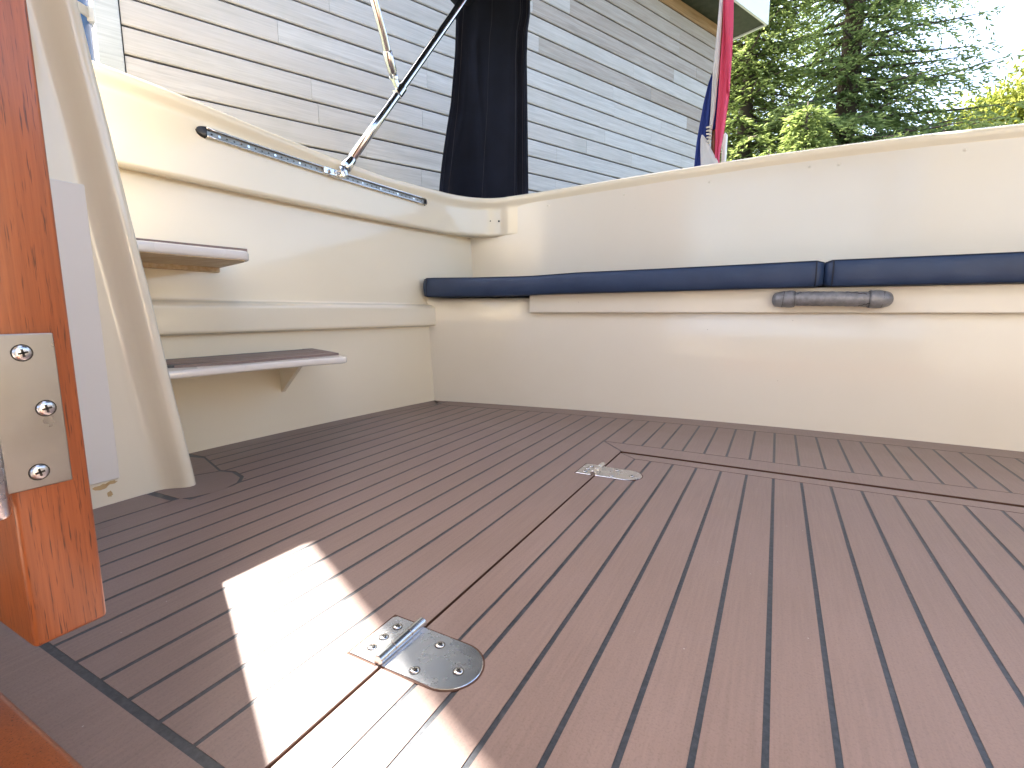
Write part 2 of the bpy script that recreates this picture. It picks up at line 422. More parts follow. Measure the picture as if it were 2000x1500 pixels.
# ------------------------------------------------------------------ hatch with hinges
hatch = thing('deck_hatch', (CX, .71, 0), 'hinged deck hatch of brown planks in a mitred border, flush with the floor', 'hatch')
HX0, HX1, HY0, HY1 = GAPX + GW, XR - GW, .2, GAPY - GW - .011
obj('hatch_bed', *box_vf(HX0 + .003, HX1 - .003, HY0 + .003, HY1 - .003, -.026, BED), 'caulk', hatch)
IB, JB = -.2867, 1.1748                             # inner seam lines of the border
def hp(poly, name='plank'): return plank(poly, hatch, name, .0003)
hp([(HX0 - .0004, HY0), (IB - .002, HY0), (IB - .002, JB + .0005), (HX0 - .0004, HY1 - .002)], 'border_plank')
hp([(HX0 + .002, HY1 + .0004), (IB + .0005, JB + .0018), (2 * CX - IB, JB + .0018), (HX1 - .002, HY1 + .0004)], 'border_plank')
hp([(HX1 + .0004, HY0), (2 * CX - IB + .002, HY0), (2 * CX - IB + .002, JB + .0005), (HX1 + .0004, HY1 - .002)], 'border_plank')
sx = [IB] + [s for s in [SEAM0 + PITCH * i for i in range(3, 30)] if s < 2 * CX - IB - .01] + [2 * CX - IB]
for a, b in zip(sx[:-1], sx[1:]):
    hp([(a + CW - (.0005 if a == IB else 0), HY0), (b - CW, HY0), (b - CW, JB - .0014), (a + CW, JB - .0014)])
def screw(c, ax, ay, az, r, parent, dark=True, head='steel'):
    """round cross-head screw: c centre, az outward"""
    c, ax, ay, az = (Vector(q).normalized() if i else Vector(q) for i, q in enumerate((c, ax, ay, az)))
    prof = [(1.0, 0.0), (.96, .10), (.75, .22), (.45, .28), (.0, .30)]
    V = []; F = []; n = 14
    for pr, ph in prof[:-1]:
        for j in range(n):
            a = 2 * math.pi * j / n
            V.append(c + ax * (r * pr * math.cos(a)) + ay * (r * pr * math.sin(a)) + az * (ph * r))
    V.append(c + az * (.30 * r)); top = len(V) - 1
    for i in range(len(prof) - 2):
        for j in range(n): F.append((i * n + j, i * n + (j + 1) % n, (i + 1) * n + (j + 1) % n, (i + 1) * n + j))
    b = (len(prof) - 2) * n
    F += [(b + j, b + (j + 1) % n, top) for j in range(n)]
    s = obj('screw', V, F, head, parent, smooth=True)
    return s
def hinge(y0, rot, label):
    h = obj('hinge', *prism_vf([(-.378, y0), (-.3425, y0), (-.3425, y0 + .073), (-.374, y0 + .073), (-.378, y0 + .069)], -.004, .0012), 'steel_worn', hatch, bevel=.0006, seg=1)
    h['label'] = label
    obj('recess_shade', *prism_vf([(-.3800, y0 - .0015), (-.3395, y0 - .0015), (-.3395, y0 + .0748), (-.3800, y0 + .0748)], -.006, .00045), 'gap', h)
    obj('recess_shade', *prism_vf([(-.3345, y0 - .0012)] + [(-.273 + .0368 * math.cos(a), y0 + .0355 + .0365 * math.sin(a)) for a in np.linspace(-math.pi / 2, math.pi / 2, 18)] + [(-.3345, y0 + .0725)], -.006, .0007), 'gap', h)
    yc = y0 + .0355
    tip = [(-.3335 + .0, y0 - .001)]
    arc = [(-.273 + .035 * math.cos(a), yc + .0345 * math.sin(a)) for a in np.linspace(-math.pi / 2, math.pi / 2, 18)]
    poly = [(-.3335, y0)] + arc + [(-.3335, y0 + .071)]
    obj('leaf', *prism_vf(poly, -.004, .0016), 'steel_worn', h, bevel=.0006, seg=1)
    # the dark sheets above paint shade round the leaves
    for a, b, nm in ((y0 + .001, y0 + .0235, 'knuckle'), (y0 + .024, y0 + .0495, 'knuckle'), (y0 + .050, y0 + .0745, 'knuckle')):
        obj(nm, *tube_vf([(-.338, a, .0042), (-.338, a + .0004, .0042), (-.338, b - .0004, .0042), (-.338, b, .0042)], [.0056, .0060, .0060, .0056], 16), 'steel_satin', h, smooth=True, autos=40)
    for x, y in ((-.361, .0572), (-.3622, .0360), (-.3617, .0173), (-.2987, .0543), (-.2985, .0112), (-.2588, .0310)):
        cc = (x, y0 + y, .0013 if x < -.34 else .0017)
        ang = random.random() * 3
        ring = tube_vf([(cc[0], cc[1], cc[2] - .0012), (cc[0], cc[1], cc[2] + .00025)], .0058, 20)
        obj('countersink', *ring, 'slot', h, smooth=True, autos=40)
        s = screw((cc[0], cc[1], cc[2] + .0003), (1, 0, 0), (0, 1, 0), (0, 0, 1), .0050, h)
        for q in (ang, ang + math.pi / 2):
            ax = (math.cos(q), math.sin(q), 0); ay = (-math.sin(q), math.cos(q), 0)
            obj('screw_slot', *frame_box((cc[0], cc[1], cc[2] + .0018), ax, ay, (0, 0, 1), .0022, .0005, .0003), 'slot', h)
random.seed(5)
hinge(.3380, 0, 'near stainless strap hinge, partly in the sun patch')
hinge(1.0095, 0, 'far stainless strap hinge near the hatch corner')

# ------------------------------------------------------------------ hull side, coaming, transom
def hull_profile(y, sgn=1):
    P = [(-.03, 0), (.02, 0), (.15, 0), (.285, 0), (.2965, 0), (.2985, .0005), (.3000, .002), (.3010, .004), (.3040, .0245), (.3055, .0275), (.3085, .0295), (.3125, .0300), (.3145, .0300), (.345, .0300), (.3690, .0300), (.3715, .0300),
         (.3765, .0285), (.3800, .0250), (.3822, .0200), (.3830, .0180), (.3868, .0050), (.3876, .0030), (.3895, .0008), (.392, 0), (.394, 0), (.43, 0), (.55, 0), (.665, 0), (.69, 0), (.75, 0)]
    out = []
    for z, o in P:
        x, yy, zz = side(y, z, o)
        out.append((x if sgn > 0 else 2 * CX - x, yy, zz))
    return out
def build_side(sgn, name, label):
    ys = list(np.linspace(-.35, 1.90, 64))
    V, F = grid_vf([hull_profile(y, sgn) for y in ys])
    if sgn < 0: F = [f[::-1] for f in F]
    o = obj(name, V, F, 'cream', smooth=True, autos=50); struct(o, label); return o
build_side(1, 'hull_side', 'cream inner hull side with a rounded ledge, behind the steps')
build_side(-1, 'hull_side_right', 'cream inner hull side opposite the steps')
# transom face
xs = np.linspace(CX - 1.37, CX + 1.37, 60)
rows = [[(x, yb(x), z) for z in (.36, .45, .55, .65, .75, rim_t(x) - .012)] for x in xs]
V, F = grid_vf(rows)
transom = struct(obj('transom', V, F, 'cream_shaded', smooth=True), 'cream transom wall behind the blue bench cushions')

# coaming and rolled rim swept along the plan (left side, corner, transom, corner, right side)
path = []                                           # (x, y, nx, ny, rim z, coaming bottom z, proud)
def add_side(ys, sgn):
    for y in ys:
        dx = (.058348 * 2 * y - .032908)
        n = Vector((1, -dx, 0)).normalized()
        z = interp(y, RIMY, RIMZ)
        x = side(y, .76, .040)[0]
        path.append(((x if sgn > 0 else 2 * CX - x), y, n.x * sgn, n.y, z, .678 - .008 * max(0, y - .6), 0.))
def corner(sgn):
    pA = Vector((side(1.66, .76, .04)[0], 1.66)); xB = -1.03; pB = Vector((xB, yb(xB) - .0012))
    tA = Vector((.16, 1)).normalized(); tB = Vector((1, -.142 * (xB - CX))).normalized()
    L = (pB - pA).length * .62
    res = []
    for s in np.linspace(0, 1, 16)[1:-1]:
        h00 = 2 * s**3 - 3 * s**2 + 1; h10 = s**3 - 2 * s**2 + s; h01 = -2 * s**3 + 3 * s**2; h11 = s**3 - s**2
        p = pA * h00 + tA * (h10 * L * 1.55) + pB * h01 + tB * (h11 * L * 1.55)
        d = pA * (6*s*s - 6*s) + tA * ((3*s*s - 4*s + 1) * L * 1.55) + pB * (-6*s*s + 6*s) + tB * ((3*s*s - 2*s) * L * 1.55)
        d.normalize(); n = Vector((d.y, -d.x))
        z = .827 + (.8355 - .827) * s - .004 * math.sin(math.pi * s)
        res.append((p.x, p.y, n.x, n.y, z, .669 + .004 * s, .13 * math.sin(math.pi * s)))
    if sgn < 0: res = [(2 * CX - a, b, -c, d, e, f, h) for a, b, c, d, e, f, h in res[::-1]]
    path.extend(res)
add_side(np.linspace(-.35, 1.66, 44), 1); corner(1)
for i, x in enumerate(np.linspace(-1.03, 2 * CX + 1.03, 60)):
    n = Vector((-.142 * (x - CX), -1, 0)); n = Vector((-(.142 * (x - CX)), -1, 0)).normalized()
    path.append((x, yb(x) - .0012 + .0030 * min(1, max(0, (1.18 - abs(x - CX)) / .10)), n.x, n.y, rim_t(x), .673, 0.))
corner(-1); add_side(np.linspace(1.66, -.35, 44), -1)
rows = []
for (x, y, nx, ny, rz, bz, ex) in path:
    n = Vector((nx, ny, 0)); p = Vector((x, y, 0))
    prof = [(-.05 - ex, bz + .006), (-.012, bz + .001), (-.005, bz + .003), (-.001, bz + .007), (0, bz + .012), (0, bz + .015), (0, bz + (rz - .05 - bz) * .4), (0, rz - .053), (0, rz - .049), (.0005, rz - .043), (.003, rz - .034),
            (.0075, rz - .026), (.010, rz - .018), (.0095, rz - .010), (.006, rz - .004), (0, rz - .0005), (-.008, rz), (-.03, rz - .001), (-.048, rz - .006), (-.055, rz - .016), (-.055, rz - .05), (-.056, .70), (-.057 - ex, .685)]
    rows.append([tuple(p + n * o + Vector((0, 0, z))) for o, z in prof])
V, F = grid_vf(rows)
struct(obj('coaming', V, [f[::-1] for f in F], 'cream', smooth=True, autos=60), 'cream coaming with a rolled rim along hull side and transom')

rows = []
outer = [(side0(y) - .09, y) for y in np.linspace(-.6, 1.75, 20)] + [(-1.27, 1.84), (-1.235, 1.905), (-1.18, 1.945)] + [(x, yb(x) + .075) for x in np.linspace(-1.1, CX, 20)]
outer += [(2 * CX - x, y) for x, y in outer[::-1][1:]]
for x, y in outer:
    c = Vector((CX, .5)); d = (c - Vector((x, y))).normalized()
    rows.append([(x - d.x * .0, y, .70), (x - d.x * .01, y - d.y * .01, .4), (x + d.x * .02, y + d.y * .02, 0), (x + d.x * .16, y + d.y * .16, -.66)])
V, F = grid_vf(rows)
struct(obj('hull', V, F, 'cream', smooth=True), 'cream outer hull of the boat')
# ------------------------------------------------------------------ cabin side (the slanted edge at left) and cabin
def edge_y(z): return interp(z, [0, .211, .377, .533, .668, .777, .866, 1.9], [.567, .539, .519, .498, .481, .466, .455, .321])
EX = -1.051
prof = [(-.55, -.034), (-.30, -.034), (-.14, -.034), (-.105, -.034), (-.085, -.0342), (-.072, -.0345), (-.062, -.034), (-.053, -.031), (-.045, -.025), (-.038, -.017), (-.032, -.009), (-.026, -.003), (-.019, .0015), (-.010, 0), (-.003, -.006), (0, -.016), (.004, -.028), (.010, -.042), (.013, -.056), (.008, -.064), (-.045, -.066), (-.10, -.066), (-.30, -.066), (-.55, -.066)]  # includes a hidden back flange, added to shape the cast shadow
rows = []
for z in np.linspace(-.005, 1.9, 40):
    rows.append([(EX + dx, edge_y(z) + dy, z) for dy, dx in prof])
V, F = grid_vf(rows)
struct(obj('cabin_side', V, [f[::-1] for f in F], 'cream', smooth=True, autos=70), 'cream cabin side panel ending in a slanted rounded edge')
V, F = prism_vf([(-1.0865, .10), (-1.0865, .4405), (-1.0800, .4405), (-1.0800, .10)], .047, .578)
wb = obj('white_board', V, F, 'white_board', bevel=.001, seg=1)
tag(wb, 'thin white board fixed to the cream cabin side behind the mahogany door', 'panel')
bl = join(box_vf(-1.35, -.62, -.10, -.06, 0, 1.9), box_vf(.62, 1.65, -.10, -.06, 0, 1.9), box_vf(-.62, .62, -.10, -.06, 1.55, 1.9))
struct(obj('cabin_bulkhead', *bl, 'cream_shaded'), 'cream cabin bulkhead behind the camera')
rf = [box_vf(-1.40, 1.70, -2.6, -.02, 1.9, 1.96), box_vf(-1.38, -1.32, -2.6, -.10, 0, .95), box_vf(1.62, 1.68, -2.6, -.10, 0, .95), box_vf(-1.32, 1.62, -2.6, -2.55, 0, .85), box_vf(-1.32, 1.62, -2.55, -.10, -.2, -.15)]
for x in (-1.38, 1.62):
    for y in (-2.6, -1.8, -1.0): rf.append(box_vf(x, x + .06, y, y + .10, .95, 1.9))
for x in (-.5, .70): rf.append(box_vf(x, x + .08, -2.6, -2.55, .85, 1.9))
rf = join(*rf)
struct(obj('cabin', *rf, 'cabin_in'), 'cabin interior behind the camera')

# ------------------------------------------------------------------ bench: locker front, lid, handle
bench = thing('bench_locker', (CX, 1.75, 0), 'cream bench locker along the transom with a lid under the cushions', 'bench')
xs = np.linspace(-1.26, 1.56, 60)
rows = [[(x, yf(x), -.02), (x, yf(x) - .0005, .2), (x, yf(x), .398), (x, yf(x) + .004, .407), (x, yf(x) + .012, .411), (x, yf(x) + .28, .411)] for x in xs]
obj('locker_front', *grid_vf(rows), 'cream_shaded', bench, smooth=True, autos=50)
LX0 = -.806
xs = np.linspace(LX0, 2 * CX - LX0, 48)
rows = []
for x in xs:
    top = .4195 + .009 * min(1, (x - LX0) / .8) if x < CX else .4285
    y = yf(x)
    rows.append([(x, y + .20, top), (x, y - .012, top), (x, y - .0175, top), (x, y - .0192, top - .0008), (x, y - .0200, top - .0025), (x, y - .0200, top - .0045), (x, y - .0200, .3600), (x, y - .0200, .3580), (x, y - .0193, .3562), (x, y - .0178, .3555), (x, y - .001, .3555), (x, y + .2, .3555)])
V, F = grid_vf(rows, True); n = len(rows[0]); F += [tuple(range(n)), tuple(range((len(rows) - 1) * n, len(rows) * n))[::-1]]
lid = obj('lid', V, [f[::-1] for f in F], 'cream_shaded', bench, smooth=True, autos=40)
# dark gap and lug at the lid's left end
V, F = prism_vf([(LX0 - .009, yf(LX0) - .0015), (LX0 - .001, yf(LX0) - .0015), (LX0 - .001, yf(LX0) + .01), (LX0 - .009, yf(LX0) + .01)], .368, .409)
obj('lid_gap', V, F, 'slot', bench)
# taped grab handle
hx0, hx1 = -.012, .267
def hy(x): 
    s = (x - hx0) / (hx1 - hx0); return yf(x) - .024 - .030 * math.sin(math.pi * s) ** .45
pth = []; rad = []
for i, s in enumerate(np.linspace(0, 1, 40)):
    x = hx0 + (hx1 - hx0) * s
    e = min(s, 1 - s)
    r_ = .0205 if .16 < s < .84 else .0235
    r_ *= min(1, math.sqrt(max(0, e) / .045 * (2 - min(1, e / .045)))) if e < .045 else 1
    r_ *= 1 + .03 * math.sin(i * 2.3) 
    pth.append((x, hy(x) + .006, .3945 + .0015 * math.sin(s * 5))); rad.append(max(.002, r_))
handle = obj('handle', *tube_vf(pth, rad, 20), 'tape', lid, smooth=True)
handle['label'] = 'grab handle wrapped in grey duct tape'
# tape wraps with dark frayed edges (cuffs standing proud of the grip)
for s0, s1 in ((.10, .185), (.825, .93)):
    p = []
    for s in np.linspace(s0, s1, 8):
        x = hx0 + (hx1 - hx0) * s; p.append((x, hy(x) + .006, .3945 + .0015 * math.sin(s * 5)))
    obj('tape_wrap', *tube_vf(p, [.0232, .0246, .0243, .0248, .0244, .0247, .0245, .0230], 20, False), 'tape', handle, smooth=True)
def fray(s0, s1, a0, a1, w):
    p = []
    for i, q in enumerate(np.linspace(0, 1, 12)):
        s = s0 + (s1 - s0) * q; a = a0 + (a1 - a0) * q + .08 * math.sin(q * 17)
        x = hx0 + (hx1 - hx0) * s
        c = Vector((x, hy(x) + .006, .3945 + .0015 * math.sin(s * 5))); rr = .0208 if .19 < s < .82 else .0247
        p.append(c + Vector((0, -math.cos(a), math.sin(a))) * rr)
    obj('tape_edge', *tube_vf(p, w, 6), 'tape_edge', handle)
fray(.20, .245, .7, 1.15, .0008); fray(.245, .40, 1.15, 1.2, .0006); fray(.63, .80, 1.05, .75, .0011); fray(.83, .74, -.5, -1.15, .0010); fray(.07, .09, -1.2, 1.2, .0005); fray(.93, .95, -1.2, 1.1, .0006); fray(.2, .42, -1.0, -1.2, .0006)
fray(.185, .186, -1.3, 1.3, .0005); fray(.825, .824, -1.2, 1.2, .0006)

# cushions
def cushion(x0, x1, label, lend=True):
    c = thing('seat_cushion', ((x0 + x1) / 2, 1.82, .42), label, 'cushion', 'navy cushions on the bench')
    def bz(x):
        return interp(x, [-1.22, -.83, -.70, -.3, .1, .6], [.4135, .4155, .4215, .4245, .4290, .4295])
    def tz(x):
        return interp(x, [-1.216, -1.0, -.8, -.62, -.33, .106, .52, 1.3], [.487, .4845, .485, .493, .497, .5035, .5035, .500])
    xs = []
    for s in np.linspace(0, 1, 70): xs.append(x0 + (x1 - x0) * s)
    rows = []; r = .009
    for i, x in enumerate(xs):
        e = min(x - x0, x1 - x); f = 1 if e > r else math.sqrt(max(0., 1 - (1 - e / r) ** 2))
        s = .55 + .45 * f
        b, t = bz(x), tz(x); zm = (b + t) / 2; hz = (t - b) / 2 * (.86 + .14 * f)
        yA = yf(x) - .052 + .010 * (1 - f) + (.012 * max(0, (-.75 - x) / .45)) * 0; yB = yb(x) - .006
        rw = 0.0012 * math.sin(x * 61) + .0010 * math.sin(x * 27 + 1)
        ring = []
        K = 7
        cr = .011
        for (cy, cz, a0) in ((yA + cr, zm + hz - cr, math.pi), (yA + cr, zm - hz + cr, -math.pi / 2 - math.pi)):
            pass
        # front edge: bulging face with rounded corners, top with slight crown
        pts = [(yB, zm - hz), (yA + .05, zm - hz), (yA + .010, zm - hz + .0002), (yA + .004, zm - hz + .002), (yA + .001, zm - hz + .006), (yA - .003 + rw, zm - hz * .4), (yA - .004 + rw, zm), (yA - .003 + rw, zm + hz * .45), (yA + .0005, zm + hz - .006), (yA + .003, zm + hz - .002), (yA + .008, zm + hz), (yA + .05, zm + hz + .004 * f), ((yA + yB) / 2, zm + hz + .007 * f), (yB - .02, zm + hz + .002), (yB, zm + hz - .01)]
        rows.append([(x, py, pz) for py, pz in pts])
    V, F = grid_vf(rows, True); n = len(rows[0]); F += [tuple(range(n))[::-1], tuple(range((len(rows) - 1) * n, len(rows) * n))]
    obj('cover', V, F, 'vinyl', c, smooth=True, autos=70)
    for kk, nm in ((9, 'piping'), (3, 'piping')):
        obj(nm, *tube_vf([Vector(rw_[kk]) + Vector((0, -.0006, .0006 if kk == 9 else -.0004)) for rw_ in rows], .0013, 6), 'vinyl_seam', c)
    for side_i in (1, -2):
        ends = [Vector(p) for p in rows[side_i][3:10]]
        obj('piping', *tube_vf([p + Vector((0, -.001, 0)) for p in ends], .0016, 6), 'vinyl_seam', c)
    return c
cushion(-1.219, .107, 'long navy vinyl cushion at the left end of the bench')
cushion(.1095, 1.38, 'navy vinyl cushion above the right end of the taped handle')

# ------------------------------------------------------------------ two steps on the hull side
def clip_half(poly, a, b, c):                       # keep a*x+b*y<=c
    out = []
    for i in range(len(poly)):
        p, q = poly[i], poly[(i + 1) % len(poly)]
        dp, dq = a * p[0] + b * p[1] - c, a * q[0] + b * q[1] - c
        if dp <= 0: out.append(p)
        if dp * dq < 0:
            t = dp / (dp - dq); out.append((p[0] + (q[0] - p[0]) * t, p[1] + (q[1] - p[1]) * t))
    return out
def inset_poly(poly, d):
    a = sum(poly[i][0] * poly[(i + 1) % len(poly)][1] - poly[(i + 1) % len(poly)][0] * poly[i][1] for i in range(len(poly)))
    if a < 0: poly = poly[::-1]
    res = poly
    for i in range(len(poly)):
        p, q = Vector(poly[i]), Vector(poly[(i + 1) % len(poly)])
        d_ = (q - p).normalized(); nrm = Vector((d_.y, -d_.x))
        res = clip_half(res, nrm.x, nrm.y, nrm.dot(p) - d)
    return res
def step(plan, ztop, th, name_label, planks, mt):
    t = thing('boarding_step', (plan[0][0], plan[0][1], ztop - th), name_label, 'step', 'steps on the hull side')
    V, F = prism_vf(plan, ztop - th, ztop - .006)
    # white painted board with rounded nosing
    obj('board', V, F, 'edge_white', t, smooth=True, bevel=.005, seg=3, autos=35)
    # bare underside set in from the nosing
    c = np.mean(np.array(plan), axis=0)
    ins = [tuple(c + (np.array(p) - c) * .93) for p in plan]
    if mt: obj('underside', *prism_vf(ins, ztop - th - .0015, ztop - th + .002), 'ply', t)
    obj('caulk_bed', *prism_vf(inset_poly(plan, .009), ztop - .0075, ztop - .0008), 'caulk', t)
    return t
def wall_at(y, z): return side(y, z)[0]
up = [(-1.345, .43), (-1.122, .43), (-1.118, .46), (-1.088, .525), (-1.078, .66), (-1.072, .705), (-1.071, .720), (-1.077, .734), (-1.091, .745), (-1.112, .754), (-1.335, .826)]
s2 = step(up, .5015, .027, 'upper boarding step with a bare wooden underside, behind the slanted cabin edge', 3, True)
V, F = prism_vf([(-1.34, .42), (-1.314, .42), (-1.306, .808), (-1.334, .815)], .4615, .4765)
obj('cleat', V, F, 'ply', s2, bevel=.002)
lowp = [(-1.335, .45), (-1.122, .45), (-1.118, .50), (-1.081, .560), (-1.066, .72), (-1.040, .86), (-1.018, .920), (-1.014, .938), (-1.017, .954), (-1.027, .966), (-1.046, .975), (-1.30, 1.078)]
s1 = step(lowp, .2445, .0225, 'lower boarding step with striped teak top and a triangular bracket', 5, False)
# planks on the step tops
def step_planks(t, plan, z, dirv, w):
    a = Vector(dirv).normalized(); nrm = Vector((a.y, -a.x))            # nrm points to +x
    border = inset_poly(plan, .0018); inner = inset_poly(plan, .036)
    # border strip along the front and end
    P0 = border; cs = [nrm.dot(Vector(p)) for p in inner]
    mx, mn = max(cs), min(cs)
    c = mx
    ring = clip_half([p for p in border], -nrm.x, -nrm.y, -(mx + .0015))
    if len(ring) > 2: obj('plank', *prism_vf(ring, z - .006, z), 'deck', t)
    body = clip_half(border, nrm.x, nrm.y, mx - .0015)
    fwd = max(a.dot(Vector(p)) for p in inner)
    end = clip_half(body, -a.x, -a.y, -(fwd - .05))
    while c > mn + .002:
        strip = clip_half(clip_half(inner, nrm.x, nrm.y, c - .002), -nrm.x, -nrm.y, -(c - w + .002))
        if len(strip) > 2: obj('plank', *prism_vf(strip, z - .006, z), 'deck', t)
        c -= w
    # end strip (slanted outer end), as one plank
    e = plan[-2]; f = plan[-1]
    d_ = (Vector(f) - Vector(e)).normalized(); n2 = Vector((d_.y, -d_.x))
    if n2.y < 0: n2 = -n2
    strip = clip_half(clip_half(body, -n2.x, -n2.y, -(n2.dot(Vector(e)) - .0345)), n2.x, n2.y, 9)
    if len(strip) > 2: obj('plank', *prism_vf(strip, z - .006, z + .0001), 'deck', t)
step_planks(s1, lowp, .2445, (.07, 1), .043)
step_planks(s2, up, .5015, (.02, 1), .043)
# triangular bracket
V = []
yb_ = .955
for dy in (-.007, .007):
    V += [(wall_at(.96, .12) - .004, yb_ + .008 + dy, .118), (wall_at(.96, .22) - .004, yb_ + .008 + dy, .2225), (-1.148, yb_ - .03 + dy, .2225)]
obj('bracket', V, [(0, 1, 2), (5, 4, 3), (0, 3, 4, 1), (1, 4, 5, 2), (2, 5, 3, 0)], 'cream', s1, bevel=.001, seg=1)

# ------------------------------------------------------------------ mahogany door leaf with hinge, sill
door = thing('door_leaf', (-.60, .129, .145), 'varnished mahogany door leaf close to the camera with a steel hinge', 'door')
V, F = box_vf(-.85, -.4055, .1090, .1490, .145, 1.35)
V = [(x - (.0010 if (y > .12 and x > -.5) else 0), y, z) for x, y, z in V]
obj('leaf', V, F, 'mahogany', door, bevel=.0030, seg=3, smooth=True, autos=40)
pz0, pz1 = .2500, .3465
hp_ = obj('hinge_plate', *box_vf(-.4056, -.4030, .1035, .1385, pz0, pz1), 'steel_old', door, bevel=.0006, seg=1)
hp_['label'] = 'tarnished steel hinge leaf with three cross-head screws'
obj('knuckle', *tube_vf([(-.4010, .1005, .238), (-.4010, .1005, .240), (-.4010, .1005, .289), (-.4010, .1005, .290)], [.0050, .0062, .0062, .0058], 18), 'steel_worn', hp_, smooth=True, autos=40)
for (y, z) in ((.1225, .3350), (.1300, .2995), (.1225, .2600)):
    obj('countersink', *tube_vf([(-.4050, y, z), (-.40285, y, z)], .0053, 20), 'slot', hp_, smooth=True, autos=40)
    screw((-.4029, y, z), (0, 1, 0), (0, 0, 1), (1, 0, 0), .0047, hp_, head='steel_worn')
    for q in (.2, .2 + math.pi / 2):
        obj('screw_slot', *frame_box((-.4014, y, z), (0, math.cos(q), math.sin(q)), (0, -math.sin(q), math.cos(q)), (1, 0, 0), .0024, .00055, .0003), 'slot', hp_)
sill = obj('door_sill', *box_vf(-.62, .62, -.06, .1036, -.005, .10), 'mahogany', bevel=.004, seg=3, smooth=True, autos=40)
tag(sill, 'mahogany door sill in the near left corner of the photograph', 'sill')

# ------------------------------------------------------------------ canopy track and frame
def cface(y, z, off=0.):
    x, yy, zz = side(y, .76, .040 + off); return Vector((x, y, z))
tr = thing('canopy_track', tuple(cface(1.17, .787)), 'perforated stainless canopy track with black end caps on the cream coaming', 'track')
ya, za, yz, zz = .792, .8025, 1.562, .7715
def tp(s, off, dz): 
    y = ya + (yz - ya) * s; z = za + (zz - za) * s - .006 * math.sin(math.pi * s) * 0
    return cface(y, z + dz, off)
SS = np.linspace(0, 1, 24)
def rail(dz0, dz1, o0, o1, m, nm):
    rows = [[tp(s, o0, dz0), tp(s, o1, dz0), tp(s, o1, dz1), tp(s, o0, dz1)] for s in SS]
    V, F = grid_vf(rows, True); F += [(3, 2, 1, 0), tuple(range(len(V) - 4, len(V)))]
    return obj(nm, V, [f[::-1] for f in F], m, tr, smooth=True, autos=30)
rail(-.011, .011, .0005, .0025, 'steel_dark', 'base')
rail(-.0122, -.0072, .0018, .0085, 'steel', 'rail'); rail(.0072, .0122, .0018, .0085, 'steel', 'rail')
for dz in (-.0095, .0095):
    rows = [tp(s, .0085, dz) for s in SS]; obj('rail', *tube_vf(rows, .0027, 8), 'steel', tr, smooth=True)
channel_line = [tp(s, .0024, 0) for s in SS]
ax_t = (tp(1, .003, 0) - tp(0, .003, 0)).normalized(); nz_t = Vector((1, 0, .05)).normalized(); up_t = nz_t.cross(ax_t).normalized()
if up_t.z < 0: up_t = -up_t
for i in range(40):
    s = .02 + .96 * i / 39
    if .475 < s < .53: continue
    c = tp(s, .0026, 0); big = i % 4 == 1
    r_ = .0036 if big else .0024
    V, F = tube_vf([c, c + nz_t * .0006], r_, 10)
    obj('track_screw' if big else 'track_hole', V, F, 'steel' if big else 'slot', tr)
def cap(s, sgn, L):
    rows = []
    for q in np.linspace(0, 1, 7):
        w = .0145 * math.sqrt(max(.0, 1 - q ** 1.6)) + .0004; h = .0105 * (1 - .55 * q)
        c = tp(s, 0, 0) + ax_t * (sgn * q * L)
        rows.append([c - up_t * w, c - up_t * w * .8 + nz_t * h, c + up_t * w * .8 + nz_t * h, c + up_t * w])
    V, F = grid_vf(rows, True); F += [(0, 1, 2, 3), tuple(range(len(V) - 4, len(V)))]
    obj('end_cap', V, F, 'black_plastic', tr, bevel=.001, seg=1, smooth=True, autos=40)
cap(0, -1, .022); cap(1, 1, .014)

fr = thing('stainless_canopy_bow', tuple(cface(1.18, .79)), 'polished stainless canopy frame tubes rising from the track', 'canopy frame')
b0 = cface(1.185, .7975, .030)
sl = tp(.487, .010, 0)
obj('slide', *frame_box(sl - ax_t * .012, ax_t, up_t, nz_t, .030, .0105, .008), 'steel', fr, bevel=.002)
obj('slide_pin', *tube_vf([sl - ax_t * .022 + nz_t * .007, sl - ax_t * .022 + nz_t * .015], .006, 14), 'steel_worn', fr, smooth=True, autos=40)
obj('slide_screw', *tube_vf([sl - ax_t * .002 + nz_t * .007, sl - ax_t * .002 + nz_t * .011], .0045, 12), 'steel_worn', fr, smooth=True, autos=40)
T0 = sl + ax_t * .016 + nz_t * .016 + Vector((0, 0, .004)); T1 = Vector((-1.15, 1.752, 1.544))
tdir = (T1 - T0).normalized()
obj('jaw', *join(frame_box(T0 - nz_t * .004, ax_t, up_t, nz_t, .012, .010, .014), tube_vf([T0 - up_t * .016, T0 + up_t * .016], .0115, 16)), 'steel', fr, bevel=.0015, smooth=True, autos=40)
obj('jaw_screw', *tube_vf([T0 + nz_t * .010, T0 + nz_t * .016], .006, 14), 'steel_worn', fr, smooth=True, autos=40)
obj('sleeve', *tube_vf([T0 + tdir * .016, T0 + tdir * .020, T0 + tdir * .058, T0 + tdir * .061], [.015, .0172, .0172, .0150], 22), 'steel', fr, smooth=True, autos=40)
bow = [T0 + tdir * .05, T0 + tdir * .3, T1]
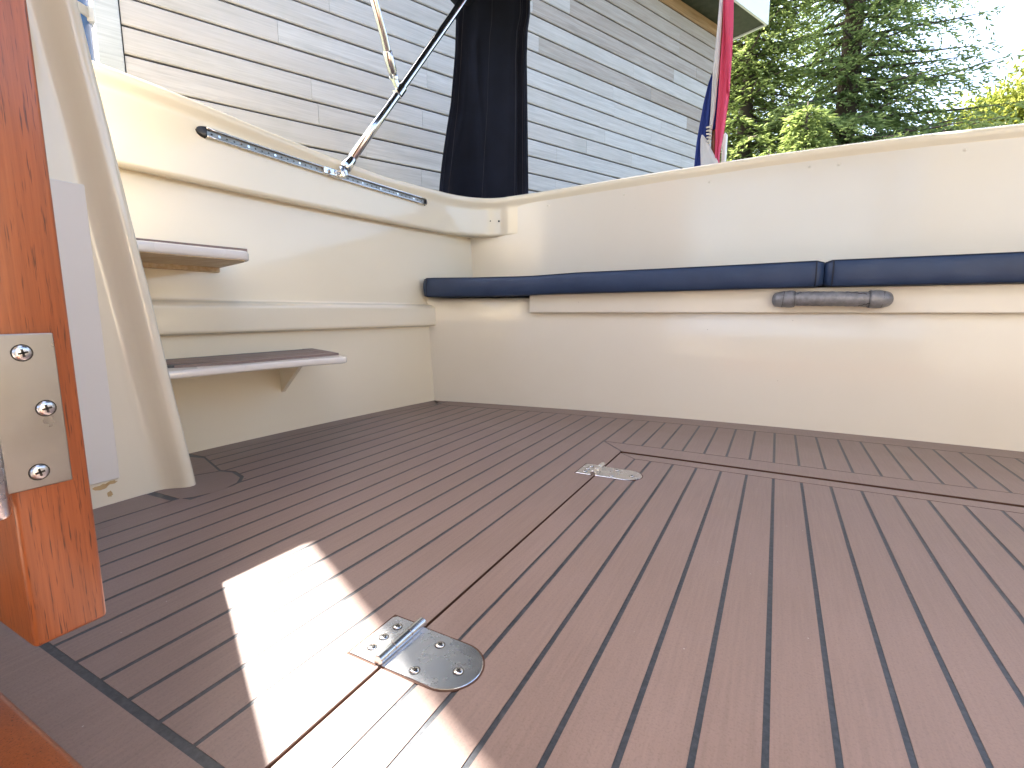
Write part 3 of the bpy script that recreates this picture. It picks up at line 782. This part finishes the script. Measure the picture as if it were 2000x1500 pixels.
# bends over under the canopy roof and runs across the boat
bow += [Vector((-1.12, 1.80, 1.62)), Vector((-1.06, 1.83, 1.68)), Vector((-.95, 1.84, 1.715)), Vector((-.6, 1.85, 1.73)), Vector((CX, 1.85, 1.735)), Vector((.9, 1.85, 1.73)), Vector((1.25, 1.84, 1.715)), Vector((1.36, 1.83, 1.68)), Vector((1.42, 1.80, 1.62)), Vector((1.45, 1.75, 1.544)), Vector((1.53, 1.2, .80))]
obj('bow', *tube_vf(bow, .0140, 18), 'steel', fr, smooth=True)
cl = T0 + tdir * ((1.108 - T0.z) / tdir.z)
obj('clamp', *tube_vf([cl - tdir * .022, cl - tdir * .019, cl + tdir * .019, cl + tdir * .022], [.0145, .0182, .0182, .0145], 22), 'steel', fr, smooth=True, autos=40)
Q1 = Vector((-1.155, 1.263, 1.302)); c2 = cl + Vector((.004, -.030, .032))
d2 = (Q1 - c2).normalized()
obj('clamp_lug', *join(frame_box(cl + (c2 - cl) * .55, (c2 - cl).normalized(), Vector((1, 0, 0)), (c2 - cl).normalized().cross(Vector((1, 0, 0))), .026, .007, .010), tube_vf([c2 - Vector((.013, 0, 0)), c2 + Vector((.013, 0, 0))], .009, 14)), 'steel', fr, bevel=.0015, smooth=True, autos=40)
obj('sleeve', *tube_vf([c2 + d2 * .014, c2 + d2 * .02, c2 + d2 * .075, c2 + d2 * .078], [.0135, .0158, .0158, .0135], 20), 'steel', fr, smooth=True, autos=40)
bow2 = [c2 + d2 * .0, c2 + d2 * .07, c2 + d2 * .12 + Vector((0, .004, 0)), Q1, Vector((-1.12, 1.235, 1.50)), Vector((-1.06, 1.22, 1.62)), Vector((-.95, 1.21, 1.70)), Vector((-.6, 1.20, 1.745)), Vector((CX, 1.2, 1.76)), Vector((.9, 1.2, 1.745)), Vector((1.25, 1.21, 1.70)), Vector((1.40, 1.23, 1.55)), Vector((1.47, 1.33, 1.2)), Vector((1.50, 1.43, 1.11))]
obj('bow', *tube_vf(bow2, .0125, 16), 'steel', fr, smooth=True)

# ------------------------------------------------------------------ canopy canvas (roof above the frame, aft corner panel in view)
cv = thing('canopy_canvas', (-1.2, 1.9, .8), 'navy canvas canopy whose corner panel hangs beside the stainless tube', 'canopy')
# corner panel: plan curve from hull side round the corner to the transom
ctl = [(-1.262, 1.735), (-1.262, 1.80), (-1.248, 1.868), (-1.215, 1.912), (-1.165, 1.935), (-1.10, 1.945), (-1.03, 1.953), (-.975, 1.962)]
def panel_pt(u, z):
    q = u * (len(ctl) - 1); i = min(int(q), len(ctl) - 2); f = q - i
    def cr(p0, p1, p2, p3, t): return .5 * ((2 * p1) + (-p0 + p2) * t + (2 * p0 - 5 * p1 + 4 * p2 - p3) * t * t + (-p0 + 3 * p1 - 3 * p2 + p3) * t ** 3)
    g_ = lambda j, k_: ctl[max(0, min(len(ctl) - 1, j))][k_]
    return np.array([cr(g_(i - 1, k_), g_(i, k_), g_(i + 1, k_), g_(i + 2, k_), f) for k_ in (0, 1)])
rows = []; zs = np.linspace(.70, 1.66, 44)
uL = lambda z: interp(z, [.7, .85, 1.0, 1.22, 1.43, 1.63], [.02, .04, .10, .20, .25, .27])
uR = lambda z: interp(z, [.7, .84, 1.21, 1.40, 1.50, 1.56, 1.60, 1.66], [1.0, .985, .965, .955, .965, 1.0, 1.0, 1.0])
for z in zs:
    a, b = uL(z), uR(z); row = []
    for j in range(40):
        w = j / 39; u = a + (b - a) * w
        p = panel_pt(u, z); c = np.array([-1.0, 1.7]); d = (p - c) / np.linalg.norm(p - c)
        fold = .012 * math.sin(w * 7 + 3.2 * (z - .8)) * math.sin(math.pi * min(1, w * 1.2)) + .006 * math.sin(w * 19 - 5 * z) * (1 - w)
        fold += -.010 * math.exp(-((w - (.12 + .05 * math.sin(z * 6))) / .035) ** 2)
        fold += -.012 * math.exp(-((w - (.30 + .42 * max(0, 1.45 - z))) / .05) ** 2) * (1 if z < 1.5 else .4)
        if w > .80: fold += .006 * math.sin((w - .8) * 62)
        p = p + d * (.015 + fold); row.append((p[0], p[1], z))
    rows.append(row)
V, F = grid_vf(rows)
pn = obj('corner_panel', V, F, 'canvas', cv, smooth=True)
so = pn.modifiers.new('cloth thickness', 'SOLIDIFY'); so.thickness = .0025
def seam_line(j, dj=0):
    return [Vector(rows[i][j]) + Vector((.0016, -.0024, 0)) for i in range(len(rows))]
for j, r_ in ((4, .0008), (20, .0006), (33, .0008), (36, .0008)):
    obj('seam', *tube_vf(seam_line(j), r_, 5), 'stitch', cv)
for j, r_ in ((1, .004), (34, .0042), (38, .0045)):
    obj('hem', *tube_vf(seam_line(j), r_, 8), 'canvas', cv, smooth=True)
# patch at the foot of the panel
# roof, with side rolls and an aft valance; sags between the bows
rows = []
for y in np.linspace(.62, 1.99, 22):
    row = []
    for x in np.linspace(-1.27, 1.57, 40):
        q = abs(x - CX) / 1.42
        z = 1.775 - .04 * q ** 2 - .10 * max(0, q - .82) / .18 - .006 * math.sin(y * 7) - .035 * ((y - 1.3) / .6) ** 2 * .5
        row.append((x, y, z))
    rows.append(row)
V, F = grid_vf(rows); rfc = obj('roof_panel', V, F, 'canvas', cv, smooth=True); so = rfc.modifiers.new('cloth thickness', 'SOLIDIFY'); so.thickness = .003
rows = []
for x in np.linspace(-1.27, 1.57, 80):
    q = (abs(x - CX)) / 1.42
    zl = 1.622 - 0.005 * q - .06 * max(0, (q - .72) / .28) ** 1.5
    rows.append([(x, 1.965 + .03 * (1 - q * q), 1.70 - .05 * q), (x, 1.975 + .03 * (1 - q * q), (1.70 + zl) / 2), (x, 1.968 + .03 * (1 - q * q), zl)])
V, F = grid_vf(rows); o = obj('valance', V, F, 'canvas', cv, smooth=True); so = o.modifiers.new('cloth thickness', 'SOLIDIFY'); so.thickness = .003

# ------------------------------------------------------------------ bolts through the transom and coaming
def stud(p, n, r, mtl, label):
    n = Vector(n).normalized(); p = Vector(p)
    V, F = tube_vf([p - n * .002, p + n * .0015, p + n * .0040, p + n * .0052], [r, r, r * .72, r * .2], 12)
    o = obj('bolt', V, F, mtl, smooth=True, autos=60); tag(o, label, 'bolt', 'bolt heads along the top of the transom'); return o
BL = [(-.861, .789, 'painted bolt head nearest the aft corner below the transom rim'), (-.557, .807, 'second painted bolt head from the aft corner on the transom'), (-.252, .823, 'painted bolt head below the foot of the hanging flag'),
      (.058, .836, 'left bolt head of the close pair under the spruce on the transom'), (.141, .833, 'right bolt head of the close pair under the spruce on the transom'), (.453, .831, 'rightmost painted bolt head below the transom rim')]
for x, z, lb in BL: stud((x, yb(x) + .003, z), (.142 * (x - CX), -1, 0), .0058, 'cream_shaded', lb)
stud((-1.068, yb(-1.068) - .009, .737), (.2, -1, 0), .004, 'slot', 'right one of two tiny dark bolts in the coaming corner')
stud((-1.10, yb(-1.10) - .020, .737), (.4, -1, 0), .004, 'slot', 'left one of two tiny dark bolts in the coaming corner')

# ------------------------------------------------------------------ flag on its staff behind the transom
fg = thing('flag', (-.278, 2.25, .55), 'limp red, white and blue flag hanging from a varnished staff behind the transom', 'flag')
obj('staff', *tube_vf([(-.280, 2.262, .40), (-.279, 2.262, 1.0), (-.277, 2.258, 1.56), (-.275, 2.25, 2.3)], .0105, 14), 'staff', fg, smooth=True)
def drape(name, m, zs, x0s, x1s, yc, depth, wav, ph, par=fg):
    """closed folded cloth roll; silhouette from x0 to x1 at each height"""
    rows = []
    for z in np.linspace(zs[0], zs[-1], 50):
        a, b = interp(z, zs, x0s), interp(z, zs, x1s); row = []
        N = 28
        for j in range(N):
            t = 2 * math.pi * j / N; cx_ = (a + b) / 2; w = (b - a) / 2
            rr = 1 + wav * math.sin(3 * t + ph + z * 2.0) * .5
            row.append((cx_ + w * math.cos(t), yc + depth * math.sin(t) * rr + depth * wav * math.sin(5 * t + z * 3 + ph), z))
        rows.append(row)
    V, F = grid_vf(rows, True); n = len(rows[0]); F += [tuple(range(n))[::-1], tuple(range(len(V) - n, len(V)))]
    return obj(name, V, F, m, par, smooth=True)
drape('red_band', 'flag_red', [.80, .975, 1.08, 1.20, 1.35, 1.45, 1.56, 2.1], [-.258, -.268, -.273, -.270, -.268, -.266, -.270, -.285], [-.240, -.250, -.236, -.2265, -.2255, -.2275, -.233, -.235], 2.232, .020, .35, .4)
drape('red_fold', 'flag_red', [1.20, 1.30, 1.45, 1.56, 2.1], [-.232, -.240, -.256, -.262, -.270], [-.2255, -.2245, -.2265, -.232, -.235], 2.212, .012, .2, 1.4)
drape('white_band', 'flag_white', [1.07, 1.15, 1.28, 1.40, 1.60], [-.294, -.293, -.294, -.287, -.280], [-.283, -.275, -.270, -.270, -.269], 2.222, .010, .2, 0)
drape('white_fold', 'flag_white', [1.24, 1.28, 1.34, 1.42, 1.5], [-.300, -.297, -.290, -.284, -.280], [-.285, -.282, -.281, -.279, -.279], 2.252, .010, .2, 2)
drape('blue_band', 'flag_blue', [.80, .96, 1.04, 1.177, 1.25, 1.283, 1.292], [-.350, -.347, -.343, -.3245, -.309, -.297, -.293], [-.300, -.310, -.297, -.288, -.287, -.287, -.287], 2.238, .020, .35, 1.0)
drape('blue_fold', 'flag_blue', [1.085, 1.12, 1.20, 1.27], [-.284, -.284, -.279, -.276], [-.272, -.270, -.268, -.270], 2.240, .012, .2, 1.0)
drape('white_corner', 'flag_white', [.80, .95, 1.0, 1.045, 1.058], [-.316, -.318, -.322, -.324, -.320], [-.245, -.252, -.280, -.303, -.314], 2.212, .010, .15, .4)
kn = [(-.292 + .010 * math.cos(a * 2.1) * (1 - a / 30), 2.205 + .006 * math.sin(a * 2.1), 1.090 - a * .0042) for a in np.linspace(0, 16, 60)]
obj('knot', *tube_vf(kn, .0032, 6), 'rope', fg, smooth=True)
st = thing('stanchion', (-.246, 2.31, .4), 'short white post standing just right of the flag', 'post')
obj('post', *tube_vf([(-.243, 2.31, .40), (-.2425, 2.31, 1.075), (-.2425, 2.31, 1.08)], [.010, .010, .006], 12), 'fascia', st, smooth=True)
obj('foot', *tube_vf([(-.243, 2.31, .38), (-.243, 2.31, .42)], .02, 12), 'fascia', st)
obj('swim_ledge', *box_vf(CX - 1.2, CX + 1.2, 2.03, 2.40, .36, .40), 'cream_shaded') 
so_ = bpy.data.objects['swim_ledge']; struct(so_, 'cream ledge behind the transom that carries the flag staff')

# ================================================================== boathouse with silvered cladding
DW = Vector((.40297968, .91520892, 0)); NW = Vector((DW.y, -DW.x, 0))
PC = Vector((-2.3550, 1.05498, 0))
house = thing('boathouse', (PC.x, PC.y, -.62), 'boathouse clad in silvered horizontal boards beyond the cream coaming', 'building')
def hw(s, o, z): return PC + DW * s + NW * o + Vector((0, 0, z))
def hbox(s0, s1, o0, o1, z0, z1):
    V = [hw(s, o, z) for z in (z0, z1) for o in (o0, o1) for s in (s0, s1)]
    return V, [f[::-1] for f in box_vf(0, 1, 0, 1, 0, 1)[1]]
LEN = 4.339
obj('backing', *hbox(.012, LEN - .01, -.06, -.026, -.62, 2.823), 'batten', house)
obj('end_wall', *join(hbox(.07, LEN - .02, -4.2, -.0605, -.62, 2.823)), 'render', house)
BP = .10514; Zs = 1.4640                                   # board pitch, one known seam
cs = .080                                                 # width of the corner board
obj('corner_board', *hbox(0, cs - .0025, -.03, .012, -.62, 2.823), 'corner_board', house, bevel=.004)
random.seed(11)
k0 = -18
zbot = Zs + k0 * BP
bm_cache = {}
for k in range(k0, 13):
    z0 = Zs + k * BP
    z1 = min(z0 + BP - .0070, 2.821)
    if z1 - z0 < .03: continue
    s = cs - .004; 
    s = cs + .001
    while s < LEN:
        e = s + random.uniform(.35, 1.5)
        if LEN - e < .25: e = LEN
        wm = (z0 - 1.5) / 1.1 * .75 + (s - 2.6) / 1.8 * .35 + random.uniform(-.28, .28)     # sheltered under the eave: less silvered
        mm = 'cladding_brown' if z0 > 2.60 + random.uniform(-.03, .06) else ('cladding_mid' if wm > .46 else 'cladding')
        h = z1 - z0
        dz = random.uniform(-.0006, .0006)
        secs = [(-.026, z0 + .004), (-.004, z0 + dz), (0, z0 + .004 + dz), (.0008, z0 + h * .5), (-.001, z1 - .004), (-.005, z1), (-.026, z1)]
        rows = [[hw(q, o + dz, z) for o, z in secs] for q in (s + .0006, e - .0006)]
        V, F = grid_vf(rows, True); F += [tuple(range(7))[::-1], tuple(range(7, 14))]
        obj('board', V, F, mm, house)
        s = e
# unseen wedge at the near corner, added to slant the house's cast shadow
V = [hw(a, o, z) for o in (-.032, .004) for a, z in ((.0, 2.03), (.05, 2.03), (.05, 2.822), (-.072, 2.822))]
obj('sun_block_wedge', V, [(0, 1, 2, 3), (7, 6, 5, 4), (0, 4, 5, 1), (1, 5, 6, 2), (2, 6, 7, 3), (3, 7, 4, 0)], 'corner_board', house)
# eave: soffit, fascia, roof; near end overhang added to block sun
OV, EZ = .2507, 2.8285
obj('soffit', *join(hbox(-.078, LEN + .261, -.12, OV, EZ, EZ + .03), hbox(.08, LEN + .261, -4.2, -.121, EZ, EZ + .03)), 'soffit', house)
obj('fascia', *hbox(-.078, LEN + .276, OV, OV + .02, EZ - .012, EZ + .40), 'fascia', house)
obj('fascia', *hbox(LEN + .261, LEN + .281, -4.2, OV - .001, EZ - .012, EZ + .40), 'fascia', house)
obj('roof', *join(hbox(-.078, LEN + .260, -.12, OV - .001, EZ + .03, EZ + .39), hbox(.08, LEN + .260, -4.2, -.121, EZ + .03, EZ + .39)), 'roof', house)

# blue pole with a clamp band at the left
pole = thing('mooring_post', (-2.614, 1.039, -.62), 'blue steel post with a pale clamp band left of the boathouse corner', 'post')
pc = Vector((-2.614, 1.039, 0))
obj('post', *tube_vf([pc + Vector((0, 0, -.62)), pc + Vector((0, 0, 2.20)), pc + Vector((0, 0, 2.22))], [.11, .11, .10], 36), 'blue', pole, smooth=True, autos=40)
rows = []
V, F = tube_vf([pc + Vector((0, 0, 1.526)), pc + Vector((0, 0, 1.528)), pc + Vector((0, 0, 1.562)), pc + Vector((0, 0, 1.565))], [.112, .118, .118, .112], 36)
obj('clamp_band', V, F, 'galv', pole, smooth=True, autos=40)
lug = pc + Vector((.088, .086, 1.543))
obj('clamp_lug', *frame_box(lug, (.71, .70, 0), (-.70, .71, 0), (0, 0, 1), .022, .012, .028), 'galv', pole, bevel=.003)

# ================================================================== trees
rng = np.random.default_rng(3)
def shoot_mesh(P, D, L, W, tone, name, m, parent):
    """each shoot: two crossed narrow blades, P base, D direction, L length, W width"""
    n = len(P); D = D / np.linalg.norm(D, axis=1)[:, None]
    ref = rng.normal(size=(n, 3)); S = np.cross(D, ref); S /= np.linalg.norm(S, axis=1)[:, None]; T = np.cross(D, S)
    tip = P + D * L[:, None]; mid = P + D * (L * .45)[:, None]
    V = np.empty((n, 6, 3)); V[:, 0] = P; V[:, 1] = mid + S * W[:, None]; V[:, 2] = tip; V[:, 3] = mid - S * W[:, None]; V[:, 4] = mid + T * W[:, None]; V[:, 5] = mid - T * W[:, None]
    V = V.reshape(-1, 3) - np.array(ORG[parent.name])
    b = (np.arange(n) * 6)[:, None]
    F = np.concatenate([b + np.array([[0, 1, 2, 3]]), b + np.array([[0, 4, 2, 5]])], axis=1).reshape(-1, 4)
    me = bpy.data.meshes.new(name)
    me.vertices.add(len(V)); me.vertices.foreach_set('co', V.ravel())
    me.loops.add(F.size); me.loops.foreach_set('vertex_index', F.ravel().astype(np.int32))
    me.polygons.add(len(F)); me.polygons.foreach_set('loop_start', np.arange(0, F.size, 4, dtype=np.int32))
    me.update(calc_edges=True)
    a = me.attributes.new('tone', 'FLOAT', 'POINT'); a.data.foreach_set('value', np.repeat(tone, 6).astype(np.float32))
    me.materials.append(M[m])
    o = bpy.data.objects.new(name, me); COL.objects.link(o); o.parent = parent
    return o
def spruce(base, h, rad, label, m='needles', dens=1.0, lean=0., zmin=.0, tip=1.0, seed=1, spacing=.30):
    global rng
    rng = np.random.default_rng(seed); rnd = random.Random(seed)
    t = thing('spruce_tree', base, label, 'tree', 'spruces beyond the boathouse')
    B = np.array(base)
    obj('trunk', *tube_vf([B, B + (0, 0, h * .5), B + (lean, 0, h)], [h * .016 + .04, h * .010 + .02, .01], 10), 'bark', t, smooth=True)
    Ps = []; Ds = []; Ls = []; Ws = []; Ts = []
    limbs = []
    z = max(zmin, .06 * h)
    while z < h * .985:
        q = z / h
        nb = rnd.randint(8, 11)
        a0 = rnd.random() * 6.28
        for b in range(nb):
            a = a0 + 6.28 * b / nb + rnd.uniform(-.35, .35)
            L = rad * (1 - q) ** .75 * rnd.uniform(.62, 1.12) * (1 if q > .12 else .8)
            zz = z + rnd.uniform(-.15, .15)
            o = np.array([math.cos(a), math.sin(a), 0.])
            lat = np.array([-math.sin(a), math.cos(a), 0.])
            rise = rnd.uniform(-.05, .22) if q > .45 else rnd.uniform(-.22, .08)
            def bp(s): return B + np.array([lean * q, 0, zz]) + o * (L * s) + np.array([0, 0, L * (rise * s - .32 * s * s + .20 * s ** 3)])
            limbs.append(([bp(s) for s in (0, .35, .7, 1.)], [.02 + .012 * L, .014 + .007 * L, .01 + .003 * L, .004]))
            n2 = max(6, int(L / .095 * dens))
            for i in range(n2):
                s = .06 + .94 * (i + rnd.random()) / n2
                p0 = bp(s); sg = 1 if i % 2 else -1
                l2 = (.18 + .34 * L * (1 - s) ** .7 * .9 + .10) * rnd.uniform(.6, 1.15)
                l2 = min(l2, .95)
                d2 = o * rnd.uniform(.35, .8) + lat * sg * rnd.uniform(.55, 1.0) + np.array([0, 0, rnd.uniform(-.45, .02)])
                d2 /= np.linalg.norm(d2)
                m2 = max(4, int(l2 / .036 * dens))
                u = (np.arange(m2) + rng.random(m2)) / m2
                droop = np.array([0, 0, -1.]) * (u ** 2)[:, None] * l2 * rnd.uniform(.3, .8)
                pp = p0 + d2 * (u * l2)[:, None] + droop + rng.normal(size=(m2, 3)) * .018
                sgn = np.where(rng.random(m2) < .5, -1., 1.)
                perp = np.cross(d2, [0, 0, 1.]); perp /= np.linalg.norm(perp) + 1e-9
                dd = d2 * .8 + perp * (sgn * rng.uniform(.2, .8, m2))[:, None] + np.array([0, 0, -.12]) + rng.normal(size=(m2, 3)) * .22
                Ps.append(pp); Ds.append(dd); Ls.append(rng.uniform(.08, .16, m2)); Ws.append(rng.uniform(.012, .021, m2))
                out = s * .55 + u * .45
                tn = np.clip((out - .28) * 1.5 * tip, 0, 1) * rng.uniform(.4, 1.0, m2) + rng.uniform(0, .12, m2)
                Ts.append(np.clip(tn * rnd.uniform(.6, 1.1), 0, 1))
        z += spacing * rnd.uniform(.75, 1.25) * (.75 + .5 * (1 - q))
    V, F = join(*[tube_vf(p, r_, 5, False) for p, r_ in limbs])
    obj('limbs', V, F, 'bark', t)['kind'] = 'stuff'
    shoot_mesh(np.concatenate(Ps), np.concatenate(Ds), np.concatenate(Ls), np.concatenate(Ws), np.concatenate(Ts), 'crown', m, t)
    return t
spruce((1.05, 14.3, -.62), 16.0, 3.9, 'tall dark green spruce filling the gap right of the boathouse', 'needles_blue', .9, seed=4, zmin=2.0, spacing=.41, tip=1.4)
spruce((-.95, 12.9, -.62), 12.0, 2.3, 'yellow-green spruce right behind the hanging flag', 'needles', 1.0, seed=8, zmin=1.5, tip=1.6)
spruce((.22, 11.0, -.62), 4.75, 1.25, 'small pale spruce in front of the tall dark one', 'needles', 1.1, seed=21, zmin=.8, tip=1.7)
spruce((-.35, 10.6, -.62), 3.9, 1.1, 'low pale spruce just right of the foot of the flag', 'needles', 1.1, seed=22, zmin=.8, tip=1.7)
spruce((-2.2, 18.5, -.62), 13.5, 3.0, 'far spruce showing between flag and boathouse eave', 'needles_blue', .8, seed=31, zmin=3., tip=1.0, spacing=.5)
def broadleaf(base, h, r, label, seed, name='leafy_tree'):
    global rng
    rng = np.random.default_rng(seed)
    t = thing(name, base, label, 'tree'); B = np.array(base)
    obj('trunk', *tube_vf([B, B + (.1, 0, h * .35), B + (0, .1, h * .8)], [.20, .15, .04], 10), 'bark', t, smooth=True)
    C = B + np.array([0, 0, h * .60]); nc = 150
    d = rng.normal(size=(nc, 3)); d /= np.linalg.norm(d, axis=1)[:, None]
    rr = rng.uniform(.35, 1., nc) ** .6
    cc = C + d * rr[:, None] * np.array([r, r, h * .42])
    limbs = [tube_vf([B + np.array([0, 0, h * .35]), (B + np.array([0, 0, h * .45]) + c) / 2, c], [.06, .03, .008], 5, False) for c in cc[::4]]
    obj('limbs', *join(*limbs), 'bark', t)['kind'] = 'stuff'
    Ps = []; Ds = []; Ts = []
    for c in cc:
        n = 330; q = rng.normal(size=(n, 3)) * np.array([.42, .42, .26]) * (r / 3.0)
        Ps.append(c + q); dd = rng.normal(size=(n, 3)); dd[:, 2] -= .5; Ds.append(dd)
        Ts.append(np.clip(rng.uniform(0, .6, n) + rng.uniform(0, .4), 0, 1))
    n = len(Ps) * 330
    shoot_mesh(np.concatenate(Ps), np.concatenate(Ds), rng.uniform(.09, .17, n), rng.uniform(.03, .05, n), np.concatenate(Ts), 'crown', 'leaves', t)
broadleaf((6.6, 20.5, -.62), 7.9, 3.0, 'pale yellow-green leafy tree at the right edge above the transom', 41)

# rust stain that ran from under the white board
cs_o = bpy.data.objects['cabin_side']
for (y, z, ry, rz_, sd) in ((.412, .037, .016, .006, 1), (.428, .041, .010, .004, 2), (.424, .020, .005, .007, 3)):
    q = random.Random(sd); pts = [(EX - .0335, y + ry * math.cos(a) * q.uniform(.6, 1.1), z + rz_ * math.sin(a) * q.uniform(.6, 1.1)) for a in np.linspace(0, 6.28, 15)[:-1]]
    obj('rust_stain', pts, [tuple(range(14))[::-1]], 'rust', cs_o)
